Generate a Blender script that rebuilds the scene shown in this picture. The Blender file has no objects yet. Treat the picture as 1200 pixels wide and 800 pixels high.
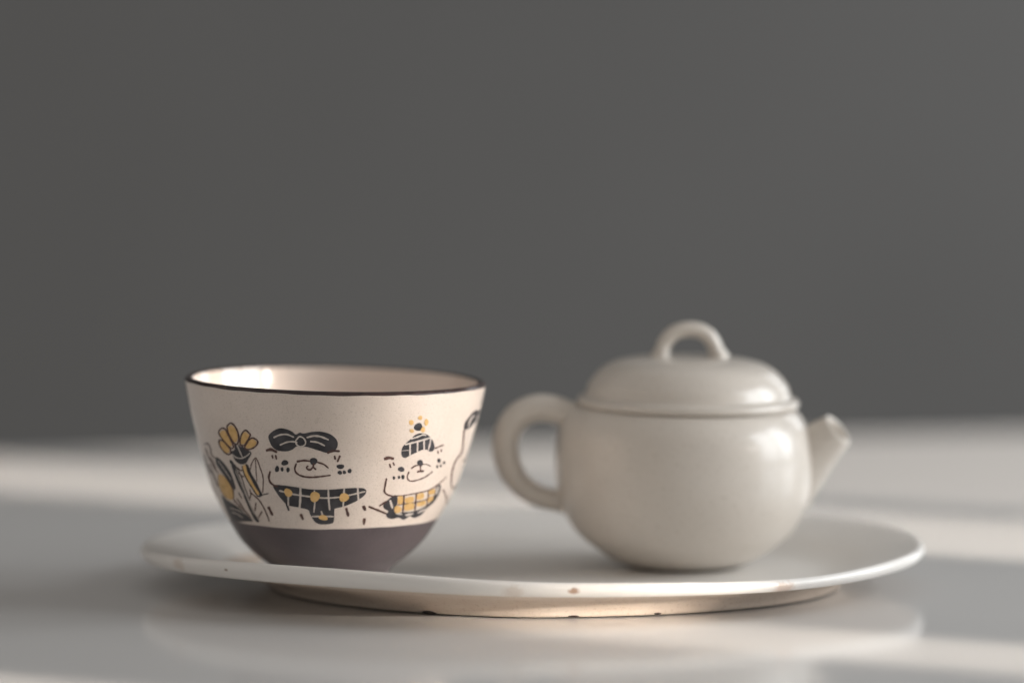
import bpy, math, random
from mathutils import Vector, Matrix, geometry as mgeo

random.seed(7)
scene = bpy.context.scene
col = scene.collection

# ------------------------------------------------------------------ camera
PITCH = math.radians(4.46)
CAM_H = 0.164                  # lens height above the table, metres
FPX = 4500.0                   # 135 mm lens on a 36 mm sensor, 1200 px wide
cam_data = bpy.data.cameras.new("camera")
cam_data.sensor_width = 36.0
cam_data.sensor_fit = 'HORIZONTAL'
cam_data.lens = 135.0
cam_data.clip_start = 0.05
cam_data.clip_end = 50.0
cam_data.dof.use_dof = True
cam_data.dof.focus_distance = 1.092
cam_data.dof.aperture_fstop = 3.5
cam = bpy.data.objects.new("camera", cam_data)
cam.location = (0, 0, CAM_H)
cam.rotation_euler = (math.pi / 2 - PITCH, 0, 0)
col.objects.link(cam)
scene.camera = cam

# ------------------------------------------------------------------ world, lamps, exposure
world = bpy.data.worlds.new("World")
scene.world = world
world.use_nodes = True
bg = world.node_tree.nodes["Background"]
bg.inputs[0].default_value = (1.0, 0.945, 0.89, 1)
bg.inputs[1].default_value = 0.39

scene.view_settings.view_transform = 'Standard'
scene.view_settings.look = 'None'
scene.view_settings.exposure = 0.0
scene.view_settings.gamma = 1.0


def area_lamp(name, loc, to_dir, sx, sy, energy, color, spread=180.0, up=None):
    d = bpy.data.lights.new(name, 'AREA')
    d.shape = 'RECTANGLE'
    d.size = sx
    d.size_y = sy
    d.energy = energy
    d.color = color
    d.spread = math.radians(spread)
    o = bpy.data.objects.new(name, d)
    z = -Vector(to_dir).normalized()
    x = (up if up else Vector((0, 0, 1))).cross(z).normalized()
    y = z.cross(x)
    m = Matrix((x, y, z)).transposed().to_4x4()
    m.translation = Vector(loc)
    o.matrix_world = m
    col.objects.link(o)
    return o


# daylight of the window to the right of the table: two panes of sky; the third lamp is added to grade the wall
for wx, wy, ww, we in ((1.25, 0.92, 0.42, 8.5), (1.25, 1.42, 0.42, 9.0), (1.05, 2.55, 0.5, 4.0)):
    area_lamp("window_and_wall_fill", (wx, wy, 0.47), Vector((-0.97, 0.04, -0.26)), ww, 0.85,
              we, (0.93, 0.97, 1.0))

# low sun coming through the same window in narrow shafts between its bars
SUN_AZ = math.radians(28.0)
SUN_EL = math.radians(10.0)
S_h = Vector((math.cos(SUN_AZ), -math.sin(SUN_AZ), 0))
S_dir = Vector((S_h.x * math.cos(SUN_EL), S_h.y * math.cos(SUN_EL), math.sin(SUN_EL)))
L_dir = Vector((math.sin(SUN_AZ), math.cos(SUN_AZ), 0))
SUN_E = 13.0


def sun_shaft(p0, p1, gain=1.0, height=0.8, drop=0.0, spread=0.8):
    p = 0.5 * (p0 + p1)
    w = p1 - p0
    target = L_dir * p + S_h * (-0.54 * p)
    V_dir = S_dir.cross(L_dir)
    V_dir = V_dir if V_dir.z > 0 else -V_dir
    target = target - V_dir * drop
    area_lamp("sun_shaft", target + S_dir * 1.7, -S_dir, w, height,
              SUN_E * gain * w * height, (1.0, 0.89, 0.78), spread=spread)


sun_shaft(1.144, 1.238, 1.3)
sun_shaft(1.268, 1.56, 0.8)
sun_shaft(0.936, 0.982, 1.02, 0.4, 0.199, 1.3)     # a low one: its head ends at the lip of the plate
sun_shaft(0.68, 0.811, 0.9)
sun_shaft(0.942, 0.996, 0.25, 0.076, -0.048, 1.0)   # over the plate, on the side of the cup
sun_shaft(1.02, 1.12, 0.014)                  # weak filtered sun, added for the glint on the teapot

# ------------------------------------------------------------------ helpers
FWD = Vector((0, math.cos(PITCH), -math.sin(PITCH)))
UP = Vector((0, math.sin(PITCH), math.cos(PITCH)))
RIGHT = Vector((1, 0, 0))
CAM = Vector((0, 0, CAM_H))


def ray(px, py):
    """direction of a photograph pixel (1200 x 800)"""
    return FWD + RIGHT * ((px - 600.0) / FPX) + UP * ((400.0 - py) / FPX)


def on_z(px, py, z):
    d = ray(px, py)
    return CAM + d * ((z - CAM_H) / d.z)


def on_y(px, py, y):
    d = ray(px, py)
    return CAM + d * (y / d.y)


def smooth01(t):
    t = max(0.0, min(1.0, t))
    return t * t * (3 - 2 * t)


def catmull(pts, step, closed=False):
    """dense samples of a centripetal-like Catmull-Rom curve through n-d points"""
    n = len(pts)
    dim = len(pts[0])
    out = []
    segs = n if closed else n - 1
    for i in range(segs):
        if closed:
            p0, p1, p2, p3 = pts[(i - 1) % n], pts[i], pts[(i + 1) % n], pts[(i + 2) % n]
        else:
            p1, p2 = pts[i], pts[i + 1]
            p0 = pts[i - 1] if i > 0 else [2 * a - b for a, b in zip(p1, p2)]
            p3 = pts[i + 2] if i + 2 < n else [2 * b - a for a, b in zip(p1, p2)]
        ln = math.sqrt(sum((b - a) ** 2 for a, b in zip(p1, p2)))
        k = max(1, int(ln / step + 0.5))
        for j in range(k):
            t = j / k
            out.append([0.5 * (2 * p1[c] + (p2[c] - p0[c]) * t
                               + (2 * p0[c] - 5 * p1[c] + 4 * p2[c] - p3[c]) * t * t
                               + (3 * p1[c] - p0[c] - 3 * p2[c] + p3[c]) * t ** 3) for c in range(dim)])
    if not closed:
        out.append(list(pts[-1]))
    return out


def make_mesh(name, verts, faces, mats, parent=None, smooth=True, mat_idx=None):
    me = bpy.data.meshes.new(name)
    me.from_pydata([tuple(v) for v in verts], [], faces)
    for m in (mats if isinstance(mats, (list, tuple)) else [mats]):
        me.materials.append(m)
    if mat_idx:
        me.polygons.foreach_set("material_index", mat_idx)
    if smooth:
        me.polygons.foreach_set("use_smooth", [True] * len(me.polygons))
    me.validate()
    me.update()
    o = bpy.data.objects.new(name, me)
    if parent:
        o.parent = parent
    col.objects.link(o)
    return o


def thing(name, label, cat, loc):
    o = bpy.data.objects.new(name, None)
    o.empty_display_size = 0.02
    o.location = loc
    o["label"] = label
    o["category"] = cat
    col.objects.link(o)
    return o


def lathe(profile, seg, warp=None, cap0=False, cap1=False):
    """surface of revolution about z from (r, z) samples; warp(x, y, z, ang) bends it"""
    vs, fs = [], []
    for r, z in profile:
        for k in range(seg):
            a = 2 * math.pi * k / seg
            p = (r * math.cos(a), r * math.sin(a), z)
            vs.append(warp(*p) if warp else p)
    for i in range(len(profile) - 1):
        for k in range(seg):
            k2 = (k + 1) % seg
            fs.append((i * seg + k, i * seg + k2, (i + 1) * seg + k2, (i + 1) * seg + k))
    if cap0:
        fs.append(tuple(range(seg - 1, -1, -1)))
    if cap1:
        b = (len(profile) - 1) * seg
        fs.append(tuple(b + k for k in range(seg)))
    return vs, fs


def tube(path, radii, seg=32, side=Vector((0, 1, 0)), caps=True):
    """tube along 3-d path; radii are (in-plane, sideways) pairs"""
    vs, fs = [], []
    n = len(path)
    for i, p in enumerate(path):
        t = (path[min(i + 1, n - 1)] - path[max(i - 1, 0)]).normalized()
        nrm = t.cross(side).normalized()
        s = nrm.cross(t).normalized()
        ra, rb = radii[i]
        for k in range(seg):
            a = 2 * math.pi * k / seg
            vs.append(p + nrm * (ra * math.cos(a)) + s * (rb * math.sin(a)))
    for i in range(n - 1):
        for k in range(seg):
            k2 = (k + 1) % seg
            fs.append((i * seg + k, i * seg + k2, (i + 1) * seg + k2, (i + 1) * seg + k))
    if caps:
        fs.append(tuple(range(seg - 1, -1, -1)))
        fs.append(tuple((n - 1) * seg + k for k in range(seg)))
    return vs, fs


# ------------------------------------------------------------------ materials
def new_mat(name):
    m = bpy.data.materials.new(name)
    m.use_nodes = True
    nt = m.node_tree
    return m, nt, nt.nodes["Principled BSDF"]


def set_in(b, **kw):
    for k, v in kw.items():
        b.inputs[k.replace('_', ' ')].default_value = v


def glaze(name, col_a, col_b, rough, scale=60.0, speck=None, speck_scale=900.0, speck_amt=0.6,
          bump=0.0, bump_scale=200.0, coat=0.0, spots=None, rings=0.0, ior=1.5, coat_rough=0.08, sss=0.0):
    m, nt, b = new_mat(name)
    N, Lk = nt.nodes, nt.links
    tc = N.new("ShaderNodeTexCoord")
    n1 = N.new("ShaderNodeTexNoise")
    n1.inputs["Scale"].default_value = scale
    n1.inputs["Detail"].default_value = 5
    Lk.new(tc.outputs["Object"], n1.inputs["Vector"])
    r1 = N.new("ShaderNodeValToRGB")
    r1.color_ramp.elements[0].position = 0.32
    r1.color_ramp.elements[1].position = 0.7
    r1.color_ramp.elements[0].color = (*col_a, 1)
    r1.color_ramp.elements[1].color = (*col_b, 1)
    Lk.new(n1.outputs["Fac"], r1.inputs["Fac"])
    out = r1.outputs["Color"]
    if speck:
        n2 = N.new("ShaderNodeTexNoise")
        n2.inputs["Scale"].default_value = speck_scale
        n2.inputs["Detail"].default_value = 2
        Lk.new(tc.outputs["Object"], n2.inputs["Vector"])
        r2 = N.new("ShaderNodeValToRGB")
        r2.color_ramp.elements[0].position = 0.56
        r2.color_ramp.elements[1].position = 0.72
        r2.color_ramp.elements[0].color = (0, 0, 0, 1)
        r2.color_ramp.elements[1].color = (speck_amt,) * 3 + (1,)
        Lk.new(n2.outputs["Fac"], r2.inputs["Fac"])
        mx = N.new("ShaderNodeMixRGB")
        mx.inputs["Color2"].default_value = (*speck, 1)
        Lk.new(r2.outputs["Color"], mx.inputs["Fac"])
        Lk.new(out, mx.inputs["Color1"])
        out = mx.outputs["Color"]
    for (c, rad, sc, amt) in (spots or []):
        vs = N.new("ShaderNodeVectorMath")
        vs.operation = 'SUBTRACT'
        vs.inputs[1].default_value = c
        n3 = N.new("ShaderNodeTexNoise")
        n3.inputs["Scale"].default_value = 900
        Lk.new(tc.outputs["Object"], n3.inputs["Vector"])
        ad = N.new("ShaderNodeVectorMath")
        ad.operation = 'MULTIPLY_ADD'
        ad.inputs[1].default_value = (rad, rad, rad)
        Lk.new(n3.outputs["Color"], ad.inputs[0])
        Lk.new(tc.outputs["Object"], vs.inputs[0])
        Lk.new(vs.outputs[0], ad.inputs[2])
        sb = N.new("ShaderNodeVectorMath")
        sb.operation = 'SUBTRACT'
        sb.inputs[1].default_value = (rad * .5,) * 3
        Lk.new(ad.outputs[0], sb.inputs[0])
        dv = N.new("ShaderNodeVectorMath")
        dv.operation = 'DIVIDE'
        dv.inputs[1].default_value = (rad * 1.4, rad * 1.4, rad * 0.8)
        Lk.new(sb.outputs[0], dv.inputs[0])
        ln = N.new("ShaderNodeVectorMath")
        ln.operation = 'LENGTH'
        Lk.new(dv.outputs[0], ln.inputs[0])
        mr = N.new("ShaderNodeMapRange")
        mr.inputs["From Min"].default_value = 1.05
        mr.inputs["From Max"].default_value = 0.5
        mr.inputs["To Max"].default_value = amt
        Lk.new(ln.outputs["Value"], mr.inputs["Value"])
        mx = N.new("ShaderNodeMixRGB")
        mx.inputs["Color2"].default_value = (*sc, 1)
        Lk.new(mr.outputs[0], mx.inputs["Fac"])
        Lk.new(out, mx.inputs["Color1"])
        out = mx.outputs["Color"]
    Lk.new(out, b.inputs["Base Color"])
    # uneven gloss
    mr = N.new("ShaderNodeMapRange")
    mr.inputs["To Min"].default_value = max(0.02, rough - 0.06)
    mr.inputs["To Max"].default_value = rough + 0.06
    Lk.new(n1.outputs["Fac"], mr.inputs["Value"])
    Lk.new(mr.outputs[0], b.inputs["Roughness"])
    set_in(b, IOR=ior, Coat_Weight=coat, Coat_Roughness=coat_rough)
    if sss:
        set_in(b, Subsurface_Weight=sss, Subsurface_Radius=(0.004, 0.003, 0.002), Subsurface_Scale=1.0)
    if bump or rings:
        n4 = N.new("ShaderNodeTexNoise")
        n4.inputs["Scale"].default_value = bump_scale
        n4.inputs["Detail"].default_value = 3
        Lk.new(tc.outputs["Object"], n4.inputs["Vector"])
        h = n4.outputs["Fac"]
        if rings:
            mp = N.new("ShaderNodeMapping")
            mp.inputs["Scale"].default_value = (6, 6, 420)
            Lk.new(tc.outputs["Object"], mp.inputs["Vector"])
            n5 = N.new("ShaderNodeTexNoise")
            n5.inputs["Scale"].default_value = 1.0
            n5.inputs["Detail"].default_value = 2
            Lk.new(mp.outputs[0], n5.inputs["Vector"])
            ma = N.new("ShaderNodeMath")
            ma.operation = 'MULTIPLY_ADD'
            ma.inputs[1].default_value = rings
            Lk.new(n5.outputs["Fac"], ma.inputs[0])
            Lk.new(h, ma.inputs[2])
            h = ma.outputs[0]
        bp = N.new("ShaderNodeBump")
        bp.inputs["Strength"].default_value = 1.0
        bp.inputs["Distance"].default_value = bump
        Lk.new(h, bp.inputs["Height"])
        Lk.new(bp.outputs[0], b.inputs["Normal"])
    return m


M_cup = glaze("cream_stoneware_glaze", (0.57, 0.49, 0.43), (0.64, 0.56, 0.50), 0.30, scale=45,
              speck=(0.27, 0.215, 0.18), speck_scale=2900, speck_amt=0.45, bump=0.00006, bump_scale=700, rings=0.8, coat=0.25)
M_dark = glaze("dark_plum_slip", (0.050, 0.038, 0.043), (0.080, 0.062, 0.068), 0.36, scale=70, coat=0.3, coat_rough=0.25,
               bump=0.00006, bump_scale=900, rings=1.2, speck=(0.1, 0.085, 0.095), speck_scale=1800, speck_amt=0.25)
M_rim = glaze("iron_rim_glaze", (0.022, 0.013, 0.012), (0.045, 0.026, 0.024), 0.22, scale=300)
M_ink = glaze("black_underglaze", (0.012, 0.011, 0.014), (0.045, 0.042, 0.048), 0.30, scale=260)
M_brown = glaze("brown_line_paint", (0.055, 0.022, 0.018), (0.095, 0.040, 0.030), 0.38, scale=400)
M_gold = glaze("gold_lustre_paint", (0.58, 0.36, 0.13), (0.70, 0.46, 0.20), 0.30, scale=700)
M_gold.node_tree.nodes["Principled BSDF"].inputs["Metallic"].default_value = 0.35
M_scr = glaze("scratched_cream_line", (0.46, 0.41, 0.37), (0.55, 0.49, 0.44), 0.35, scale=400)
M_pot = glaze("pale_clay_glaze", (0.61, 0.56, 0.50), (0.66, 0.61, 0.55), 0.36, scale=26, bump=0.00010, bump_scale=160, speck=(0.42, 0.36, 0.30), speck_scale=700, speck_amt=0.22,
              coat=0.45, coat_rough=0.09, rings=1.0)
M_table = glaze("white_lacquer", (0.71, 0.70, 0.69), (0.74, 0.73, 0.72), 0.125, scale=3, ior=1.48)
M_wall = glaze("grey_wall_paint", (0.124, 0.124, 0.123), (0.142, 0.142, 0.141), 0.9, scale=2.5)

# ------------------------------------------------------------------ setting: table and wall
# table far edge runs slightly away from the lens to the right
eL, eR = on_z(0, 531, 0), on_z(1200, 505, 0)
ed = (eR - eL).normalized()
A = eL - ed * 0.9
B = eR + ed * 0.9
back = Vector((ed.y, -ed.x, 0))          # towards the camera
C_, D_ = B + back * 2.4, A + back * 2.4
th = 0.03
top = [A, B, C_, D_]
be = 0.004
vs, fs = [], []
cen = sum(top, Vector()) / 4
rings_ = [(0.004, 0.0), (0.0012, -0.0012), (0.0, -0.004), (0.0, -th)]
for ins, z in rings_:
    for p in top:
        q = p + (cen - p).normalized() * ins * 1.414
        vs.append((q.x, q.y, z))
fs.append((3, 2, 1, 0))
for i in range(3):
    for k in range(4):
        k2 = (k + 1) % 4
        fs.append((i * 4 + k, i * 4 + k2, (i + 1) * 4 + k2, (i + 1) * 4 + k))
fs.append((12, 13, 14, 15))
table = make_mesh("table_top", vs, fs, M_table, smooth=False)
table["kind"] = "structure"

WY = 3.0
wall = make_mesh("wall", [(-4, WY, -1.2), (4, WY, -1.2), (4, WY, 2.2), (-4, WY, 2.2),
                          (-4, WY + .1, -1.2), (4, WY + .1, -1.2), (4, WY + .1, 2.2), (-4, WY + .1, 2.2)],
                 [(0, 1, 2, 3), (5, 4, 7, 6), (0, 3, 7, 4), (1, 5, 6, 2), (3, 2, 6, 7), (0, 4, 5, 1)], M_wall, smooth=False)
wall["kind"] = "structure"

# ------------------------------------------------------------------ oval plate
FLOOR_Z = 0.004
RIM_Z = 0.0125
pc = Vector((on_z(624, 640, 0).x, 1.150, 0))
front_px = [(164, 638), (168, 646), (180, 649), (212, 654), (254, 658), (317, 663), (400, 668), (450, 672), (500, 676.5), (550, 680.5),
            (600, 683.5), (675, 685.5), (780, 684.5), (870, 683), (930, 680), (985, 673.5), (1027, 664.5), (1058, 655), (1079, 645), (1084, 637)]
back_px = [(164, 636), (180, 628), (202, 621), (233, 616), (330, 606), (430, 600), (540, 596), (660, 594.5), (780, 596.5), (880, 600),
           (954, 605), (1006, 609), (1047, 616), (1075, 626), (1084, 636)]


def interp(tab, x):
    if x <= tab[0][0]:
        return tab[0][1]
    for (x0, y0), (x1, y1) in zip(tab, tab[1:]):
        if x <= x1:
            return y0 + (y1 - y0) * (x - x0) / (x1 - x0)
    return tab[-1][1]


# plan: an even oval; the kiln-warped rim takes up the rest as height
oval = []
for k in range(720):
    t = 2 * math.pi * k / 720
    px = 624 + 460 * math.cos(t)
    py = 640 + (46.5 if math.sin(t) > 0 else 44.5) * abs(math.sin(t)) ** 0.96 * (1 if math.sin(t) > 0 else -1)
    p = on_z(px, py, RIM_Z)
    ytr = interp(front_px if math.sin(t) > 0 else back_px, px)
    q = on_y(px, ytr, p.y)
    dz = max(-0.0012, min(0.0036, q.z - RIM_Z)) * smooth01((abs(math.sin(t))) * 2.5)
    oval.append((math.atan2(p.y - pc.y, p.x - pc.x), math.hypot(p.x - pc.x, p.y - pc.y), dz))
oval.sort()
ang_ext = [(a - 2 * math.pi, r, d) for a, r, d in oval[-3:]] + oval + [(a + 2 * math.pi, r, d) for a, r, d in oval[:3]]


def plate_R(a):
    for i in range(len(ang_ext) - 1):
        if ang_ext[i][0] <= a <= ang_ext[i + 1][0]:
            a0, r0, d0 = ang_ext[i]
            a1, r1, d1 = ang_ext[i + 1]
            u = (a - a0) / max(1e-9, a1 - a0)
            return r0 + (r1 - r0) * u, d0 + (d1 - d0) * u
    return 0.1, 0.0


SEGP = 256
RD = [plate_R(-math.pi + 2 * math.pi * k / SEGP) for k in range(SEGP)]
Rs, DZ = [r for r, d in RD], [d for r, d in RD]
for it in range(40):                      # soften the outline
    if it < 10:
        Rs = [(Rs[k - 1] + 2 * Rs[k] + Rs[(k + 1) % SEGP]) / 4 for k in range(SEGP)]
    DZ = [(DZ[k - 1] + 2 * DZ[k] + DZ[(k + 1) % SEGP]) / 4 for k in range(SEGP)]

plate = thing("oval_plate", "off-white oval ceramic plate carrying the cup and the teapot", "plate", (pc.x, pc.y, 0.0003))


def plate_ring(inset_fn, z_fn):
    pts = []
    for k in range(SEGP):
        a = -math.pi + 2 * math.pi * k / SEGP
        r = Rs[k] - inset_fn(a, Rs[k])
        pts.append((r * math.cos(a), r * math.sin(a), z_fn(a)))
    return pts


def foot_inset(a):
    c = math.cos(a)
    return 0.0225 + 0.018 * max(0.0, -c) ** 1.6 + 0.004 * max(0.0, c) ** 2


def wav(a):
    return DZ[int(round((a + math.pi) / (2 * math.pi) * SEGP)) % SEGP] + 0.0001 * math.sin(5 * a + 2.0)


# cross-section: (fraction of foot inset, additional inset, z)
und = [(1.22, 0.0, 0.0014), (1.06, 0.0, 0.0006), (1.0, 0.0, 0.0001), (0.965, 0.0, 0.0004), (0.91, 0, 0.0022), (0.80, 0, 0.0042),
       (0.62, 0, 0.0059), (0.42, 0, 0.0070), (0.25, 0, 0.0078), (0.14, 0, 0.0083)]
lip = [(0, 0.0020, 0.0086), (0, 0.0009, 0.0094), (0, 0.0002, 0.0104), (0, 0.0001, 0.0113), (0, 0.0006, 0.0121),
       (0, 0.0014, 0.0125), (0, 0.0025, 0.0124), (0, 0.0045, 0.0119)]
ins_ = [(0, 0.010, 0.0105), (0, 0.017, 0.0085), (0, 0.023, 0.0064), (0, 0.028, 0.0049), (0, 0.032, 0.00425), (0, 0.037, FLOOR_Z)]
rings = []
und_d = catmull([list(p) for p in und + lip + ins_], 0.02)
und_d = und + lip + ins_
prof = catmull([[f, e * 60, z * 60] for f, e, z in und_d], 0.02)
for f, e, z in prof:
    e /= 60.0
    z /= 60.0
    wz = smooth01((z - 0.002) / 0.010) ** 1.8
    rings.append(plate_ring(lambda a, R, f=f, e=e: f * foot_inset(a) + e,
                            lambda a, z=z, wz=wz: max(0.00005, z + wz * wav(a))))
# floor rings towards the centre
lastR = [math.hypot(p[0], p[1]) for p in rings[-1]]
for s in (0.85, 0.6, 0.3):
    rings.append([(lastR[k] * s * math.cos(-math.pi + 2 * math.pi * k / SEGP),
                   lastR[k] * s * math.sin(-math.pi + 2 * math.pi * k / SEGP), FLOOR_Z) for k in range(SEGP)])
vs = [p for r in rings for p in r]
fs = []
for i in range(len(rings) - 1):
    for k in range(SEGP):
        k2 = (k + 1) % SEGP
        fs.append((i * SEGP + k, i * SEGP + k2, (i + 1) * SEGP + k2, (i + 1) * SEGP + k))
n0 = len(vs)
vs.append((0, 0, FLOOR_Z))
b0 = (len(rings) - 1) * SEGP
for k in range(SEGP):
    fs.append((b0 + k, b0 + (k + 1) % SEGP, n0))
vs.append((0, 0, 0.0014))
for k in range(SEGP):
    fs.append(((k + 1) % SEGP, k, n0 + 1))


def plate_local(px, py, z):
    """point on the outer face of the lip below a photograph column"""
    best = None
    for k in range(SEGP // 2):
        a = -math.pi + 2 * math.pi * k / SEGP
        q = Vector(((Rs[k] - 0.0004) * math.cos(a), (Rs[k] - 0.0004) * math.sin(a), z + wav(a) * smooth01((z - 0.002) / 0.010) ** 1.8))
        d = abs(600 + FPX * (pc.x + q.x) / (pc.y + q.y) - px)
        if best is None or d < best[0]:
            best = (d, q)
    return tuple(best[1])


brown = (0.20, 0.10, 0.045)
M_plate = glaze("offwhite_plate_glaze", (0.79, 0.765, 0.73), (0.84, 0.815, 0.78), 0.34, scale=18, bump=0.00012, bump_scale=120,
                spots=[(plate_local(670, 692, 0.0104), 0.0014, (0.30, 0.14, 0.06), 0.8),
                       (plate_local(261, 668, 0.0104), 0.0006, brown, 0.7),
                       (plate_local(604, 691, 0.0098), 0.0026, (0.45, 0.33, 0.24), 0.35),
                       (plate_local(920, 690, 0.0095), 0.0030, (0.52, 0.30, 0.18), 0.45),
                       (plate_local(205, 661, 0.0105), 0.0026, (0.50, 0.37, 0.27), 0.4)],
                coat=0.1)
split = max(i for i, (f, e, z) in enumerate(prof) if f > 0.03) + 1
n_under = split * SEGP
under_f = fs[:n_under] + fs[-SEGP:]
dish_f = fs[n_under:-SEGP]
M_under = glaze("bare_buff_clay", (0.66, 0.56, 0.475), (0.73, 0.64, 0.555), 0.55, scale=60, bump=0.0001, bump_scale=500,
                speck=(0.36, 0.25, 0.17), speck_scale=900, speck_amt=0.3)


def part(name, faces, mat):
    used = sorted({i for f in faces for i in f})
    ix = {v: n for n, v in enumerate(used)}
    return make_mesh(name, [vs[i] for i in used], [tuple(ix[i] for i in f) for f in faces], mat, plate)


part("dish", dish_f, M_plate)
part("underside", under_f, M_under)["label"] = "bare buff clay underside and foot of the plate"
# the small burnt nicks on the foot of the plate
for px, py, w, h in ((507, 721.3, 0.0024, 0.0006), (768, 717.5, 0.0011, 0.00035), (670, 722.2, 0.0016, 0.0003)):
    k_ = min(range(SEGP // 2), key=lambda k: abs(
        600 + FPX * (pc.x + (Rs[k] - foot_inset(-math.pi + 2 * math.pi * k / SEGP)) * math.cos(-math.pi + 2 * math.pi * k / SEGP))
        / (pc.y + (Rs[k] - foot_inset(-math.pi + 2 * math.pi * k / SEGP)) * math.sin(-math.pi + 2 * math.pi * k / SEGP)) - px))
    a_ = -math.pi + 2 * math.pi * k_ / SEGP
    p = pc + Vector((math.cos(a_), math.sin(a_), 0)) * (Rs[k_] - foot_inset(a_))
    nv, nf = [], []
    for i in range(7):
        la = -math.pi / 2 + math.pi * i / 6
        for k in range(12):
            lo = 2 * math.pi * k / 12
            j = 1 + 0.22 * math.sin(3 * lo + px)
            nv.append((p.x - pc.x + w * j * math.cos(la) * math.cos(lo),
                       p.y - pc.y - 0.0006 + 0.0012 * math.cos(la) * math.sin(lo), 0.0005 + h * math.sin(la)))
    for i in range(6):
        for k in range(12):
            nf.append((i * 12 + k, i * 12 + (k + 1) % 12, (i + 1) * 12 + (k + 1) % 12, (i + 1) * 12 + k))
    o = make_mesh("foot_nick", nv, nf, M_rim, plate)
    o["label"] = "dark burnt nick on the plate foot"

# ------------------------------------------------------------------ tea cup
CUP_Y = 1.130
CUP_PX = 393.5
cup_x = on_y(CUP_PX, 560, CUP_Y).x
CUP_Z = 0.0003 + FLOOR_Z + 0.0001


def cupz(py):
    return on_y(CUP_PX, py, CUP_Y).z - CUP_Z


mm = CUP_Y / FPX
outer_px = [(62, 690.5), (64.5, 684), (64, 677), (66, 669.5), (72, 661.5), (90, 648.0), (108.5, 629.5), (124, 606), (134.5, 588.5), (144, 569),
            (153.5, 541), (162, 511), (170, 480), (176.3, 449), (176.8, 445)]
prof_out = [[r * mm, cupz(y)] for r, y in outer_px]
prof_out[0][1] = 0.0
prof_d = catmull(prof_out, 0.00045)
Z_RIM = prof_d[-1][1]
Z_BAND = cupz(604.0)
Z_RIMLINE = Z_RIM - 0.00055
pr = [(z, r) for r, z in prof_d]
pr_mono = []
for z, r in pr:
    if not pr_mono or z > pr_mono[-1][0] + 1e-7:
        pr_mono.append((z, r))


def cup_R(z):
    if z <= pr_mono[0][0]:
        return pr_mono[0][1]
    if z >= pr_mono[-1][0]:
        return pr_mono[-1][1] + (z - pr_mono[-1][0]) * 0.2
    lo, hi = 0, len(pr_mono) - 1
    while hi - lo > 1:
        m_ = (lo + hi) // 2
        if pr_mono[m_][0] <= z:
            lo = m_
        else:
            hi = m_
    z0, r0 = pr_mono[lo]
    z1, r1 = pr_mono[hi]
    return r0 + (r1 - r0) * (z - z0) / (z1 - z0)


def cup_shift(x, z):
    """the hand-thrown rim sits slightly lower on one side"""
    w = max(0.0, min(1.0, (z - Z_BAND * 0.6) / (Z_RIM - Z_BAND * 0.6)))
    return -0.024 * x * w * w


def cup_lean(z):
    """the foot stands a millimetre off the axis of the rim"""
    return -0.001 * (1 - smooth01(z / Z_RIM))


def cup_warp(x, y, z):
    a = math.atan2(y, x)
    dz = cup_shift(x, z)
    dz += (0.00008 * math.sin(5 * a + 1) + 0.00004 * math.sin(17 * a + 2)) * math.exp(-((z - Z_BAND) / 0.0015) ** 2)
    dz += (0.00006 * math.sin(9 * a) + 0.00006 * math.sin(23 * a + 1)) * math.exp(-((z - Z_RIMLINE) / 0.0004) ** 2)
    return (x + cup_lean(z), y, z + dz)


cup = thing("tea_cup", "cream tea cup with painted animal faces, flowers and a dark plum base", "cup", (cup_x, CUP_Y, CUP_Z))
SEGC = 192
T = 0.0024
lower = [p for p in prof_d if p[1] < Z_BAND] + [[cup_R(Z_BAND), Z_BAND]]
mid = [[cup_R(Z_BAND), Z_BAND]] + [p for p in prof_d if Z_BAND < p[1] < Z_RIMLINE] + [[cup_R(Z_RIMLINE), Z_RIMLINE]]
foot_in = [[0.0, 0.0022], [0.011, 0.0021], [0.0133, 0.0014], [0.0142, 0.0], [0.0150, -0.00003]]
vs, fs = lathe([[max(r, 1e-5), z] for r, z in foot_in] + lower, SEGC, cup_warp)
o = make_mesh("dark_base", vs, fs, M_dark, cup)
o["label"] = "dark plum unglazed lower third of the cup with its foot"
RR = cup_R(Z_RIM)
rimprof = catmull([[cup_R(Z_RIMLINE), Z_RIMLINE], [RR - 0.00005, Z_RIM - 0.0003], [RR - 0.0006, Z_RIM + 0.00035], [RR - 0.0012, Z_RIM + 0.0005],
                   [RR - 0.0018, Z_RIM + 0.0004], [RR - 0.0022, Z_RIM + 0.00005]], 0.0001)
vs, fs = lathe(rimprof, SEGC, cup_warp)
o = make_mesh("rim_line", vs, fs, M_rim, cup)
o["label"] = "thin dark brown line round the lip"
vs, fs = lathe(mid, SEGC, cup_warp)
make_mesh("outer_wall", vs, fs, M_cup, cup)
inner = catmull([[RR - 0.0022, Z_RIM + 0.00005], [RR - T, Z_RIM - 0.0006], [cup_R(Z_RIM * 0.85) - T, Z_RIM * 0.85], [cup_R(Z_RIM * 0.6) - T * 1.1, Z_RIM * 0.6],
                 [cup_R(Z_RIM * 0.4) - T * 1.3, Z_RIM * 0.4], [cup_R(Z_RIM * 0.25) - T * 1.8, Z_RIM * 0.26], [0.013, 0.0085], [0.006, 0.0072], [0.00002, 0.007]], 0.0008)
M_in = glaze("inner_cream_glaze", (0.76, 0.64, 0.56), (0.82, 0.71, 0.63), 0.14, scale=40, coat=0.5, coat_rough=0.04)
vs, fs = lathe(inner, SEGC, cup_warp)
make_mesh("inner_wall", vs, fs, M_in, cup)


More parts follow.
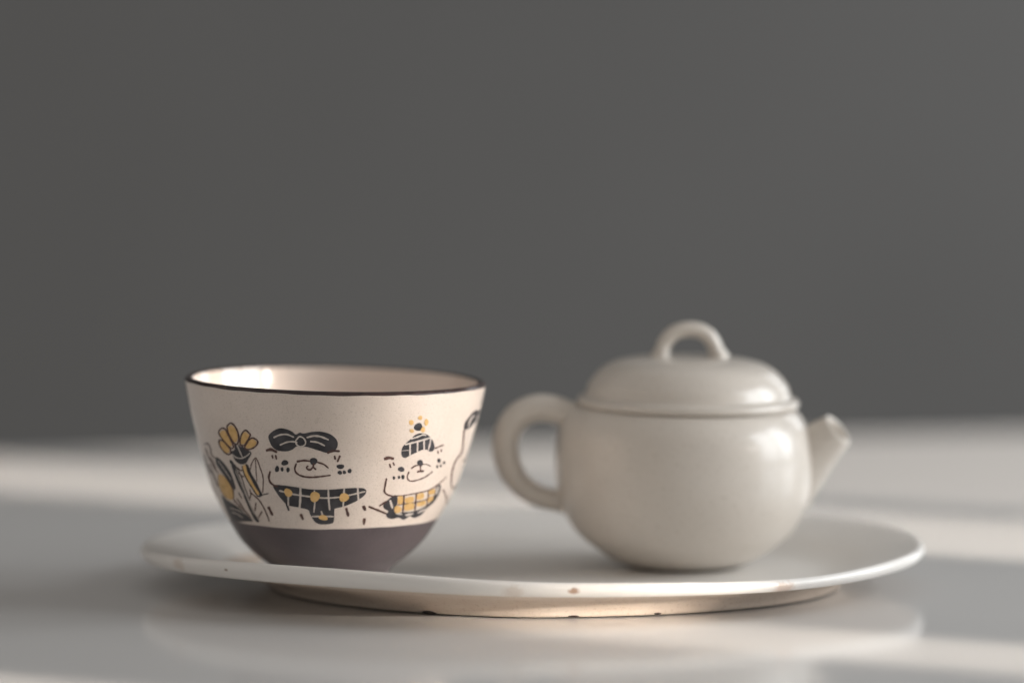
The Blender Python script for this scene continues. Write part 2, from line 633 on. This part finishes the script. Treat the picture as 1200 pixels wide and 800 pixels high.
# ---- painted decoration: drawn outlines wrapped on the real wall as thin paint films
def cup_hit(px, py):
    """angle and unwarped height on the outer wall seen at a photograph pixel"""
    d = ray(px, py)
    o_ = CAM - Vector((cup_x, CUP_Y, CUP_Z))

    def F(t):
        p = o_ + d * t
        z = p.z - cup_shift(p.x, p.z)
        return math.hypot(p.x - cup_lean(z), p.y) - cup_R(z)
    t0 = (CUP_Y - 0.050) / d.y
    t1 = (CUP_Y + 0.002) / d.y
    best, bt = 1e9, t0
    prev, pt = F(t0), t0
    for i in range(1, 27):
        t = t0 + (t1 - t0) * i / 26
        f = F(t)
        if f < best:
            best, bt = f, t
        if prev > 0 >= f:
            a_, b_ = pt, t
            for _ in range(18):
                m_ = 0.5 * (a_ + b_)
                if F(m_) > 0:
                    a_ = m_
                else:
                    b_ = m_
            bt = b_
            break
        prev, pt = f, t
    p = o_ + d * bt
    z = p.z - cup_shift(p.x, p.z)
    return math.atan2(p.y, p.x - cup_lean(z)), z


def cup_point(a, z, off):
    dz = 0.0004
    sl = (cup_R(z + dz) - cup_R(z - dz)) / (2 * dz)
    k = 1 / math.sqrt(1 + sl * sl)
    r = cup_R(z) + off * k
    zz = z - off * sl * k
    x, y = r * math.cos(a), r * math.sin(a)
    return (x + cup_lean(zz), y, zz + cup_shift(x, zz))


ZN = {'A': (240, 480, 10.0), 'B': (230, 540, 10.0), 'C': (300, 490, 8.571), 'D': (310, 555, 9.23),
      'E': (440, 480, 11.43), 'F': (430, 540, 10.0), 'G': (520, 470, 5.714)}
PAINT = [M_ink, M_brown, M_gold, M_scr]
INK, BRN, GLD, SCR = 0, 1, 2, 3
OFFS = {INK: 0.00005, BRN: 0.00007, SCR: 0.00009, GLD: 0.00012}


class Motif:
    def __init__(self):
        self.v, self.f, self.m, self.n = [], [], [], 0

    def add(self, pts2, faces, mat):
        b = len(self.v)
        self.n += 1
        off = OFFS[mat] + 0.0000006 * (self.n % 40)
        for x, y in pts2:
            a, z = cup_hit(x, y)
            self.v.append((a, z, off))
        for f in faces:
            self.f.append(tuple(b + i for i in f))
            self.m.append(mat)

    def stroke(self, zone, pts, w, mat=BRN, taper=0.55):
        ox, oy, s = ZN[zone]
        P = [[ox + x / s, oy + y / s] for x, y in pts]
        P = catmull(P, 0.7) if len(P) > 2 else catmull([P[0], [(P[0][0] + P[1][0]) / 2, (P[0][1] + P[1][1]) / 2], P[1]], 0.7)
        w = w / s * (1.35 if mat == BRN else 1.08)
        n = len(P)
        vv, ff = [], []
        ph = random.uniform(0, 6)
        # round caps: extra points before and after
        dx0, dy0 = P[0][0] - P[1][0], P[0][1] - P[1][1]
        l0 = math.hypot(dx0, dy0) or 1
        P.insert(0, [P[0][0] + dx0 / l0 * w * .35, P[0][1] + dy0 / l0 * w * .35])
        dx1, dy1 = P[-1][0] - P[-2][0], P[-1][1] - P[-2][1]
        l1 = math.hypot(dx1, dy1) or 1
        P.append([P[-1][0] + dx1 / l1 * w * .35, P[-1][1] + dy1 / l1 * w * .35])
        n = len(P)
        for i, p in enumerate(P):
            a, b = P[max(0, i - 1)], P[min(n - 1, i + 1)]
            tx, ty = b[0] - a[0], b[1] - a[1]
            l = math.hypot(tx, ty) or 1
            k = 0.35 if i in (0, n - 1) else (0.5 * (1 + 0.13 * math.sin(i * 0.55 + ph)))
            u = i / (n - 1)
            k *= 1 - (1 - taper) * max(0, u - 0.75) * 4 * 0.5
            vv.append((p[0] - ty / l * w * k, p[1] + tx / l * w * k))
            vv.append((p[0] + ty / l * w * k, p[1] - tx / l * w * k))
        for i in range(n - 1):
            ff.append((2 * i, 2 * i + 1, 2 * i + 3, 2 * i + 2))
        self.add(vv, ff, mat)

    def fill(self, zone, pts, mat=INK, scale=1.0, raw=False):
        ox, oy, s = ZN[zone]
        P = [[ox + x / s, oy + y / s] for x, y in pts]
        if scale != 1.0:
            cx = sum(p[0] for p in P) / len(P)
            cy = sum(p[1] for p in P) / len(P)
            P = [[cx + (p[0] - cx) * scale, cy + (p[1] - cy) * scale] for p in P]
        B_ = P if raw else catmull(P, 0.8, closed=True)
        n = len(B_)
        x0, x1 = min(p[0] for p in B_), max(p[0] for p in B_)
        y0, y1 = min(p[1] for p in B_), max(p[1] for p in B_)
        pts_ = [Vector(p) for p in B_]
        st = 2.6
        gy = y0 + st * .5
        while gy < y1:
            gx = x0 + st * .5
            while gx < x1:
                ins = False
                j = n - 1
                dmin = 9
                for i in range(n):
                    xi, yi, xj, yj = B_[i][0], B_[i][1], B_[j][0], B_[j][1]
                    if (yi > gy) != (yj > gy) and gx < (xj - xi) * (gy - yi) / (yj - yi) + xi:
                        ins = not ins
                    dmin = min(dmin, (xi - gx) ** 2 + (yi - gy) ** 2)
                    j = i
                if ins and dmin > 0.6:
                    pts_.append(Vector((gx, gy)))
                gx += st
            gy += st
        res = mgeo.delaunay_2d_cdt(pts_, [], [list(range(n))], 1, 1e-4)
        self.add([(v.x, v.y) for v in res[0]], [tuple(f) for f in res[2]], mat)

    def dot(self, zone, cx, cy, rx, ry, mat=INK, rot=0.0, n=16):
        ph = random.uniform(0, 6)
        pts = []
        for k in range(n):
            t = 2 * math.pi * k / n
            j = 1 + 0.06 * math.sin(2 * t + ph) + 0.05 * math.sin(3 * t + 2 * ph)
            x, y = rx * j * math.cos(t), ry * j * math.sin(t)
            pts.append((cx + x * math.cos(rot) - y * math.sin(rot), cy + x * math.sin(rot) + y * math.cos(rot)))
        self.fill(zone, pts, mat)

    def build(self, name, label):
        for turn in (0.0, math.pi):         # the frieze goes round the cup
            vv = [cup_point(a + turn, z, off) for a, z, off in self.v]
            # faces must look outwards
            ff = []
            for f in self.f:
                a, b, c = (Vector(vv[i]) for i in f[:3])
                nrm = (b - a).cross(c - a)
                m_ = (a + b + c) / 3
                ff.append(f if nrm.x * m_.x + nrm.y * m_.y >= 0 else tuple(reversed(f)))
            o = make_mesh(name, vv, ff, PAINT, cup, smooth=True, mat_idx=self.m)
            o["label"] = label


# flowers
g = Motif()
petals = [[(170, 240), (200, 215), (240, 225), (280, 300), (330, 400), (335, 440), (310, 450), (270, 410), (200, 330), (165, 270)],
          [(262, 190), (300, 155), (345, 180), (385, 250), (400, 330), (385, 395), (350, 395), (310, 330), (275, 260)],
          [(415, 410), (420, 330), (445, 265), (480, 238), (520, 270), (535, 295), (500, 360), (460, 415)],
          [(465, 440), (490, 400), (520, 350), (560, 328), (600, 345), (622, 370), (610, 410), (560, 450), (500, 465)],
          [(175, 350), (215, 360), (260, 410), (300, 460), (305, 510), (270, 520), (220, 480), (180, 420), (168, 380)]]
for p in petals:
    g.stroke('A', p + [p[0]], 13, BRN, 1.0)
    g.fill('A', p, GLD, 0.80)
g.stroke('A', [(520, 350), (560, 328), (600, 345), (625, 370)], 16, INK)
g.fill('A', [(310, 490), (350, 465), (348, 400), (380, 395), (420, 430), (440, 425), (480, 460), (540, 490), (545, 520), (510, 580),
             (480, 625), (420, 635), (365, 600), (330, 540)], INK)
g.stroke('A', [(382, 415), (410, 480), (440, 545)], 13, SCR)
g.stroke('A', [(325, 520), (370, 555), (430, 565), (490, 540), (530, 505)], 13, SCR)
g.fill('B', [(578, 35), (610, 50), (650, 150), (710, 250), (745, 330), (775, 390), (745, 408), (728, 370), (690, 300), (640, 200), (598, 120)], INK)
g.fill('B', [(545, 50), (580, 42), (600, 120), (650, 220), (700, 310), (742, 375), (735, 395), (715, 390), (660, 300), (590, 190), (555, 100)], GLD, 0.97)
g.stroke('B', [(540, 60), (555, 120), (590, 205), (660, 320), (712, 398), (745, 412), (790, 392), (845, 378)], 13, INK)
g.stroke('B', [(635, 95), (650, 30), (700, -36), (750, 80), (785, 200), (780, 370)], 9, BRN)
g.stroke('B', [(695, -20), (702, 110), (712, 235)], 7, BRN)
g.fill('B', [(228, -40), (262, -36), (330, 30), (400, 130), (440, 230), (462, 318), (440, 330), (390, 250), (300, 130), (240, 40)], INK)
g.stroke('B', [(262, 0), (330, 95), (410, 215)], 8, SCR)
g.fill('B', [(265, 160), (300, 158), (350, 200), (400, 280), (430, 350), (435, 430), (400, 450), (350, 420), (300, 350), (270, 260)], GLD)
g.stroke('B', [(305, 170), (330, 280), (375, 425)], 9, BRN)
g.stroke('B', [(262, 165), (268, 260), (300, 352), (350, 424)], 9, BRN)
g.stroke('B', [(350, 200), (405, 280), (436, 360), (438, 440)], 9, BRN)
g.fill('B', [(392, -10), (432, 10), (480, 120), (550, 300), (620, 470), (690, 620), (740, 702), (700, 704), (640, 600), (560, 420), (480, 260), (420, 100)], INK)
g.stroke('B', [(405, 30), (435, 130), (500, 290), (560, 400)], 9, SCR)
g.stroke('B', [(462, 110), (520, 250), (600, 430), (680, 625)], 7, SCR)
g.stroke('B', [(450, 40), (520, 160), (575, 320), (630, 460)], 10, INK)
g.stroke('B', [(480, 75), (525, 110), (545, 100)], 10, BRN)
g.stroke('B', [(500, 140), (545, 180), (565, 175)], 10, BRN)
g.fill('B', [(300, 400), (345, 440), (400, 480), (480, 530), (560, 595), (620, 655), (665, 700), (560, 706), (430, 706), (385, 640), (350, 560)], INK)
g.stroke('B', [(405, 545), (480, 570), (570, 612)], 10, SCR)
g.stroke('B', [(425, 595), (490, 620), (545, 660)], 10, SCR)
g.stroke('B', [(440, 450), (500, 520), (575, 585), (640, 660)], 9, BRN)
g.stroke('B', [(480, 440), (520, 500), (560, 560)], 8, BRN)
g.stroke('B', [(500, 370), (535, 430)], 8, BRN)
g.stroke('B', [(640, 370), (690, 410), (745, 465), (800, 560), (830, 630), (855, 700)], 10, BRN)
g.stroke('B', [(700, 490), (690, 580)], 10, BRN)
g.stroke('B', [(772, 590), (730, 660)], 11, BRN)
g.stroke('B', [(630, 330), (640, 400), (625, 450)], 8, BRN)
g.stroke('A', [(0, 405), (30, 390), (65, 440), (80, 520), (120, 565)], 10, BRN)
g.stroke('A', [(10, 450), (45, 540), (100, 660), (160, 740)], 9, BRN)
g.stroke('A', [(60, 560), (95, 600), (130, 690)], 9, BRN)
g.stroke('A', [(-8, 520), (20, 640), (70, 740)], 12, INK)
g.stroke('B', [(150, 40), (200, 150), (260, 300)], 9, BRN)
g.build("painted_flowers", "yellow and black flowers and leaves painted on the cup")

# face with the bow
g = Motif()
g.fill('C', [(125, 180), (160, 135), (230, 100), (300, 105), (360, 130), (400, 160), (440, 142), (480, 150), (560, 135), (650, 132), (740, 155),
             (800, 200), (822, 250), (810, 300), (770, 335), (710, 345), (640, 325), (560, 300), (500, 284), (450, 290), (410, 280),
             (360, 315), (300, 330), (220, 322), (170, 290), (140, 240)], INK)
g.stroke('C', [(182, 190), (240, 165), (310, 160), (378, 186)], 15, SCR)
g.stroke('C', [(245, 265), (310, 238), (370, 232), (412, 240)], 14, SCR)
g.stroke('C', [(515, 190), (580, 175), (650, 182), (725, 212)], 17, SCR)
g.stroke('C', [(550, 230), (620, 240), (688, 272)], 15, SCR)
g.stroke('C', [(420, 200), (400, 225), (410, 262), (450, 282), (490, 265), (498, 230), (475, 195), (440, 182), (415, 200)], 13, SCR, 1.0)
g.stroke('C', [(110, 320), (150, 312), (205, 335)], 22, BRN)
g.stroke('C', [(722, 345), (770, 326), (835, 328)], 18, BRN)
g.stroke('C', [(163, 372), (170, 398)], 13, BRN)
g.stroke('C', [(198, 370), (205, 405)], 13, BRN)
g.stroke('C', [(790, 380), (795, 405)], 17, BRN)
g.stroke('C', [(842, 378), (820, 430)], 16, BRN)
for d in ((290, 445, 36, 27), (212, 507, 22, 32), (263, 510, 16, 22), (322, 515, 19, 24), (848, 483, 37, 25), (842, 543, 24, 20),
          (887, 540, 17, 20), (940, 527, 20, 24), (578, 430, 40, 35)):
    g.dot('C', *d)
g.stroke('C', [(582, 455), (575, 485), (600, 510)], 14, BRN)
g.stroke('C', [(578, 480), (550, 512), (520, 510), (508, 490), (522, 478)], 14, BRN)
g.stroke('C', [(415, 432), (480, 422), (540, 428)], 15, BRN)
g.stroke('C', [(618, 440), (680, 460), (725, 495)], 12, BRN)
g.stroke('C', [(405, 455), (390, 505), (410, 550), (470, 580), (560, 590), (650, 582), (745, 570)], 13, BRN)
g.stroke('C', [(142, 535), (130, 590), (145, 640), (180, 670), (215, 682)], 15, BRN)
g.fill('D', [(95, 123), (200, 122), (330, 140), (500, 165), (700, 168), (870, 155), (1000, 150), (1070, 155), (1100, 180), (1085, 225),
             (1030, 270), (960, 310), (860, 350), (770, 372), (756, 385), (755, 440), (745, 520), (700, 540), (640, 544), (590, 540), (540, 510),
             (495, 440), (470, 388), (370, 362), (255, 338), (190, 280), (130, 200)], INK)
g.stroke('D', [(238, 315), (262, 390)], 22, INK)
g.stroke('D', [(390, 150), (388, 260), (380, 365)], 22, SCR)
g.stroke('D', [(540, 180), (545, 290), (535, 410)], 15, SCR)
g.stroke('D', [(690, 175), (694, 270), (705, 385)], 17, SCR)
g.stroke('D', [(862, 157), (855, 260), (850, 352)], 17, SCR)
g.stroke('D', [(1008, 150), (1010, 210), (1016, 278)], 19, SCR)
g.stroke('D', [(258, 230), (258, 335)], 16, SCR)
g.stroke('D', [(165, 180), (300, 215), (480, 242), (640, 258), (800, 250), (930, 225), (1085, 188)], 15, SCR)
g.stroke('D', [(515, 458), (630, 456), (745, 458)], 15, SCR)
g.stroke('D', [(615, 405), (632, 455)], 16, SCR)
g.dot('D', 258, 200, 38, 50, GLD, -0.5)
g.dot('D', 545, 245, 55, 53, GLD)
g.dot('D', 860, 252, 54, 45, GLD)
g.dot('D', 635, 470, 50, 27, GLD, 0.1)
g.build("painted_bow_face", "animal face wearing a black bow and checked scarf painted on the cup")

# face with the knitted hat
g = Motif()
g.dot('E', 572, 228, 62, 48, INK, -0.6)
for d in ((478, 168, 30, 38), (598, 105, 28, 30), (680, 165, 28, 45), (485, 280, 28, 27), (635, 262, 28, 38)):
    g.dot('E', *d, GLD)
g.fill('E', [(345, 560), (360, 500), (400, 450), (470, 390), (530, 335), (600, 312), (680, 325), (740, 370), (775, 430), (790, 500), (770, 548),
             (730, 558), (680, 532), (620, 537), (550, 570), (470, 605), (400, 642), (355, 622)], INK)
g.stroke('E', [(398, 462), (550, 425), (680, 388), (745, 368)], 20, SCR)
g.stroke('E', [(462, 462), (460, 612)], 18, SCR)
g.stroke('E', [(562, 435), (560, 568)], 18, SCR)
g.stroke('E', [(648, 402), (650, 532)], 18, SCR)
g.stroke('E', [(740, 380), (728, 450), (708, 530)], 18, SCR)
g.stroke('E', [(480, 385), (560, 362), (630, 332), (670, 340)], 18, SCR)
g.stroke('E', [(350, 545), (450, 538)], 7, SCR)
g.stroke('E', [(125, 655), (180, 640), (235, 652)], 30, BRN)
g.stroke('E', [(795, 515), (850, 490), (910, 468)], 14, BRN)
g.stroke('E', [(190, 728), (202, 768)], 18, BRN)
g.stroke('E', [(236, 708), (250, 738)], 18, BRN)
g.stroke('E', [(832, 550), (838, 580)], 14, BRN)
g.stroke('E', [(880, 530), (876, 555)], 14, BRN)
for d in ((848, 678, 25, 30), (918, 705, 16, 22), (825, 758, 14, 24), (872, 748, 12, 22)):
    g.dot('E', *d)
for d in ((622, 22, 37, 38), (400, 95, 40, 29), (315, 195, 15, 22), (375, 188, 15, 20), (420, 185, 19, 30)):
    g.dot('F', *d)
g.stroke('F', [(625, 50), (625, 112)], 13, BRN)
g.stroke('F', [(592, 122), (660, 114)], 18, BRN)
g.stroke('F', [(520, 82), (560, 56), (600, 46)], 12, BRN)
g.stroke('F', [(648, 36), (700, 38), (745, 60)], 9, BRN)
g.stroke('F', [(490, 125), (470, 185), (500, 230), (580, 224), (680, 185), (765, 122)], 11, BRN)
g.stroke('F', [(228, 205), (212, 290), (205, 355), (240, 392), (300, 408)], 15, BRN)
g.stroke('F', [(300, 408), (430, 400), (600, 370), (720, 340), (810, 290), (870, 240), (925, 185)], 9, BRN)
g.fill('F', [(195, 500), (270, 430), (300, 405), (350, 405), (352, 500), (320, 560), (335, 602), (420, 597), (520, 590), (620, 560), (720, 500),
             (790, 400), (810, 300), (845, 265), (865, 300), (840, 390), (780, 480), (700, 550), (640, 622), (560, 663), (500, 645),
             (430, 685), (370, 660), (300, 675), (240, 660), (225, 620), (250, 585), (198, 550)], INK)
g.stroke('F', [(272, 462), (296, 545)], 22, SCR)
g.stroke('F', [(345, 608), (402, 618)], 20, SCR)
g.stroke('F', [(458, 630), (535, 614)], 24, SCR)
g.stroke('F', [(598, 602), (680, 558)], 18, SCR)
g.stroke('F', [(812, 380), (832, 300)], 16, SCR)
g.dot('F', 360, 563, 45, 42, GLD)
for q in ([(365, 415), (418, 412), (413, 495), (360, 497)], [(448, 428), (542, 412), (540, 475), (450, 487)], [(588, 390), (665, 370), (660, 435), (585, 450)],
          [(722, 350), (790, 325), (788, 380), (725, 390)], [(445, 505), (545, 490), (540, 562), (440, 577)], [(588, 487), (680, 460), (680, 510), (590, 532)],
          [(715, 430), (772, 405), (765, 455), (710, 480)]):
    g.fill('F', q, GLD, 0.95)
g.stroke('F', [(432, 400), (428, 500), (418, 592)], 13, BRN)
g.stroke('F', [(578, 375), (570, 480), (558, 588)], 13, BRN)
g.stroke('F', [(722, 342), (715, 430), (700, 520)], 12, BRN)
g.stroke('F', [(358, 512), (460, 497), (560, 485), (720, 440), (802, 398)], 9, BRN)
g.stroke('F', [(25, 533), (120, 570), (222, 612)], 18, BRN)
g.stroke('F', [(148, 522), (230, 468)], 15, BRN)
g.build("painted_hat_face", "animal face wearing a knitted hat and gold checked scarf painted on the cup")

# figure turning round the side and the little ground ticks
g = Motif()
g.fill('G', [(138, 190), (140, 145), (175, 95), (206, 62), (236, 60), (232, 110), (200, 150), (175, 175)], INK)
g.stroke('G', [(165, 165), (178, 120), (200, 95)], 9, SCR)
g.stroke('G', [(135, 195), (130, 270), (120, 340), (80, 395), (55, 470), (48, 560)], 7, BRN)
g.stroke('G', [(48, 560), (62, 582), (80, 560)], 7, BRN)
g.stroke('G', [(150, 380), (128, 400)], 8, BRN)
g.stroke('G', [(-5, 590), (15, 640), (22, 690)], 6, BRN)
g.build("painted_side_figure", "painted figure wrapping round the side of the cup")
g = Motif()
for a_, b_, w in (((45, 360), (85, 440), 20), ((395, 440), (415, 485), 22), ((885, 375), (905, 450), 22), ((1073, 352), (1085, 385), 25),
                  ((1080, 485), (1075, 540), 20)):
    g.stroke('D', [a_, b_], w, BRN)
g.build("painted_grass_ticks", "short brown brush ticks painted above the dark base")

# ------------------------------------------------------------------ teapot
POT_Y = 1.167
POT_PX = 801.5
pot_x = on_y(POT_PX, 550, POT_Y).x
POT_Z = 0.0003 + FLOOR_Z + 0.0001
pm = POT_Y / FPX
pot = thing("teapot", "small pale round teapot with ring handle and lidded top on the plate", "teapot", (pot_x, POT_Y, POT_Z))


def potz(py):
    return on_y(POT_PX, py, POT_Y).z - POT_Z


def potp(px, py, dy=0.0):
    p = on_y(px, py, POT_Y + dy)
    return Vector((p.x - pot_x, dy, p.z - POT_Z))


def pot_warp(x, y, z):
    a = math.atan2(y, x)
    k = 1 + 0.0025 * math.sin(2 * a + 0.6) + 0.0015 * math.sin(3 * a + 260 * z) + 0.001 * math.sin(430 * z)
    return (x * k, y * k, z - 0.015 * x * smooth01((z - 0.012) / 0.04))


body = [[0.00002, 0.0012], [0.010, 0.0012], [0.0125, 0.0004], [0.0140, 0.0], [0.0158, 0.0003]] + \
       [[r * pm, z] for r, z in ((73, 0.0012), (86, 0.0026), (102, potz(645) + 0.0009), (125.5, potz(625) + 0.0005), (141, potz(600) + 0.0003),
                                 (149.5, potz(572)), (151.8, potz(545)), (150, potz(515)), (145.5, potz(498)), (137, potz(485)),
                                 (131, potz(478.6)), (127, potz(476.6)), (118, potz(475.6)), (60, potz(475.4)), (0.1, potz(475.3)))]
vs, fs = lathe(catmull(body, 0.0007), 192, pot_warp)
make_mesh("body", vs, fs, M_pot, pot)

lidc = (805.8 - POT_PX) * pm
lid_px = [(1, 476.0), (118, 476.0), (125.5, 475.6), (129.3, 474.0), (130.8, 471), (130.3, 468), (128.0, 465.6), (124.5, 464.6), (121.8, 463.4),
          (119.9, 459.5), (117.5, 451), (112.5, 443.5), (102, 432.8), (88, 425.0), (68, 420.2), (40, 417.8), (0.1, 417.2)]


def lid_warp(x, y, z):
    x, y, z = pot_warp(x, y, z)
    return (x + lidc, y, z)


vs, fs = lathe(catmull([[r * pm, potz(y)] for r, y in lid_px], 0.0006), 160, lid_warp)
lid = make_mesh("lid", vs, fs, M_pot, pot)
lid["label"] = "domed teapot lid with a raised flange and a loop knob"
kp = [(773.5, 421), (775.5, 413), (778, 404), (784, 395), (794, 388.2), (808, 385.7), (821, 387.8), (830.5, 394), (836.5, 403), (840, 413), (843, 421)]
kpath = [potp(*p) for p in kp]
kd = [Vector(p) for p in catmull([list(p) for p in kpath], 0.0005)]
kr = []
for i in range(len(kd)):
    u = abs(i / (len(kd) - 1) * 2 - 1)
    kr.append((0.00235 + 0.0010 * smooth01((u - 0.75) * 4), 0.0032 + 0.0014 * smooth01((u - 0.6) * 2.5)))
vs, fs = tube(kd, kr, 24)
make_mesh("knob", vs, fs, M_pot, lid)

hp = [(688, 497), (668, 487), (649, 479.5), (628, 478.5), (608, 487), (595.5, 504), (592, 526), (598, 550), (613, 570), (634, 582), (656, 586), (680, 587)]
hd = [Vector(p) for p in catmull([list(potp(*p)) for p in hp], 0.0008)]
hr = []
for i in range(len(hd)):
    u = i / (len(hd) - 1)
    k = 0.0041 + 0.0002 * smooth01(1 - abs(u - 0.25) * 4) - 0.0008 * smooth01((u - 0.5) * 3) + 0.0006 * smooth01((u - 0.85) * 7) + 0.0012 * smooth01((abs(u - 0.5) - 0.38) * 8)
    hr.append((k, k * 1.12))
vs, fs = tube(hd, hr, 32)
make_mesh("handle", vs, fs, M_pot, pot)

# spout: a short cone, open at the tip, turned a little towards the viewer
s0, s1 = potp(918, 556), potp(983.5, 499.5, -0.003)
sax = (s1 - s0)
sl = sax.length
sdir = (sax.normalized() + Vector((0, -0.15, 0))).normalized()
e1 = sdir.cross(Vector((0, 1, 0))).normalized()
e2 = sdir.cross(e1)
vs, fs = [], []
spr = [(-0.25, 0.0125), (0.0, 0.0122), (0.25, 0.0103), (0.45, 0.0087), (0.62, 0.0075), (0.78, 0.0066), (0.90, 0.0059), (0.975, 0.0055), (0.995, 0.0053), (1.0, 0.0050),
       (0.998, 0.0045), (0.98, 0.0041), (0.90, 0.0038), (0.70, 0.0034), (0.695, 0.0001)]
SG = 48
for t, r in spr:
    c = s0 + sdir * (t * sl)
    for k in range(SG):
        a = 2 * math.pi * k / SG
        vs.append(c + e1 * (r * math.cos(a)) + e2 * (r * 0.98 * math.sin(a)))
for i in range(len(spr) - 1):
    for k in range(SG):
        k2 = (k + 1) % SG
        fs.append((i * SG + k, (i + 1) * SG + k, (i + 1) * SG + k2, i * SG + k2))
make_mesh("spout", vs, fs, M_pot, pot)

# consistent outward normals
import bmesh
for o in bpy.data.objects:
    if o.type == 'MESH' and not o.name.startswith("painted"):
        bm = bmesh.new()
        bm.from_mesh(o.data)
        bmesh.ops.recalc_face_normals(bm, faces=bm.faces)
        bm.to_mesh(o.data)
        bm.free()
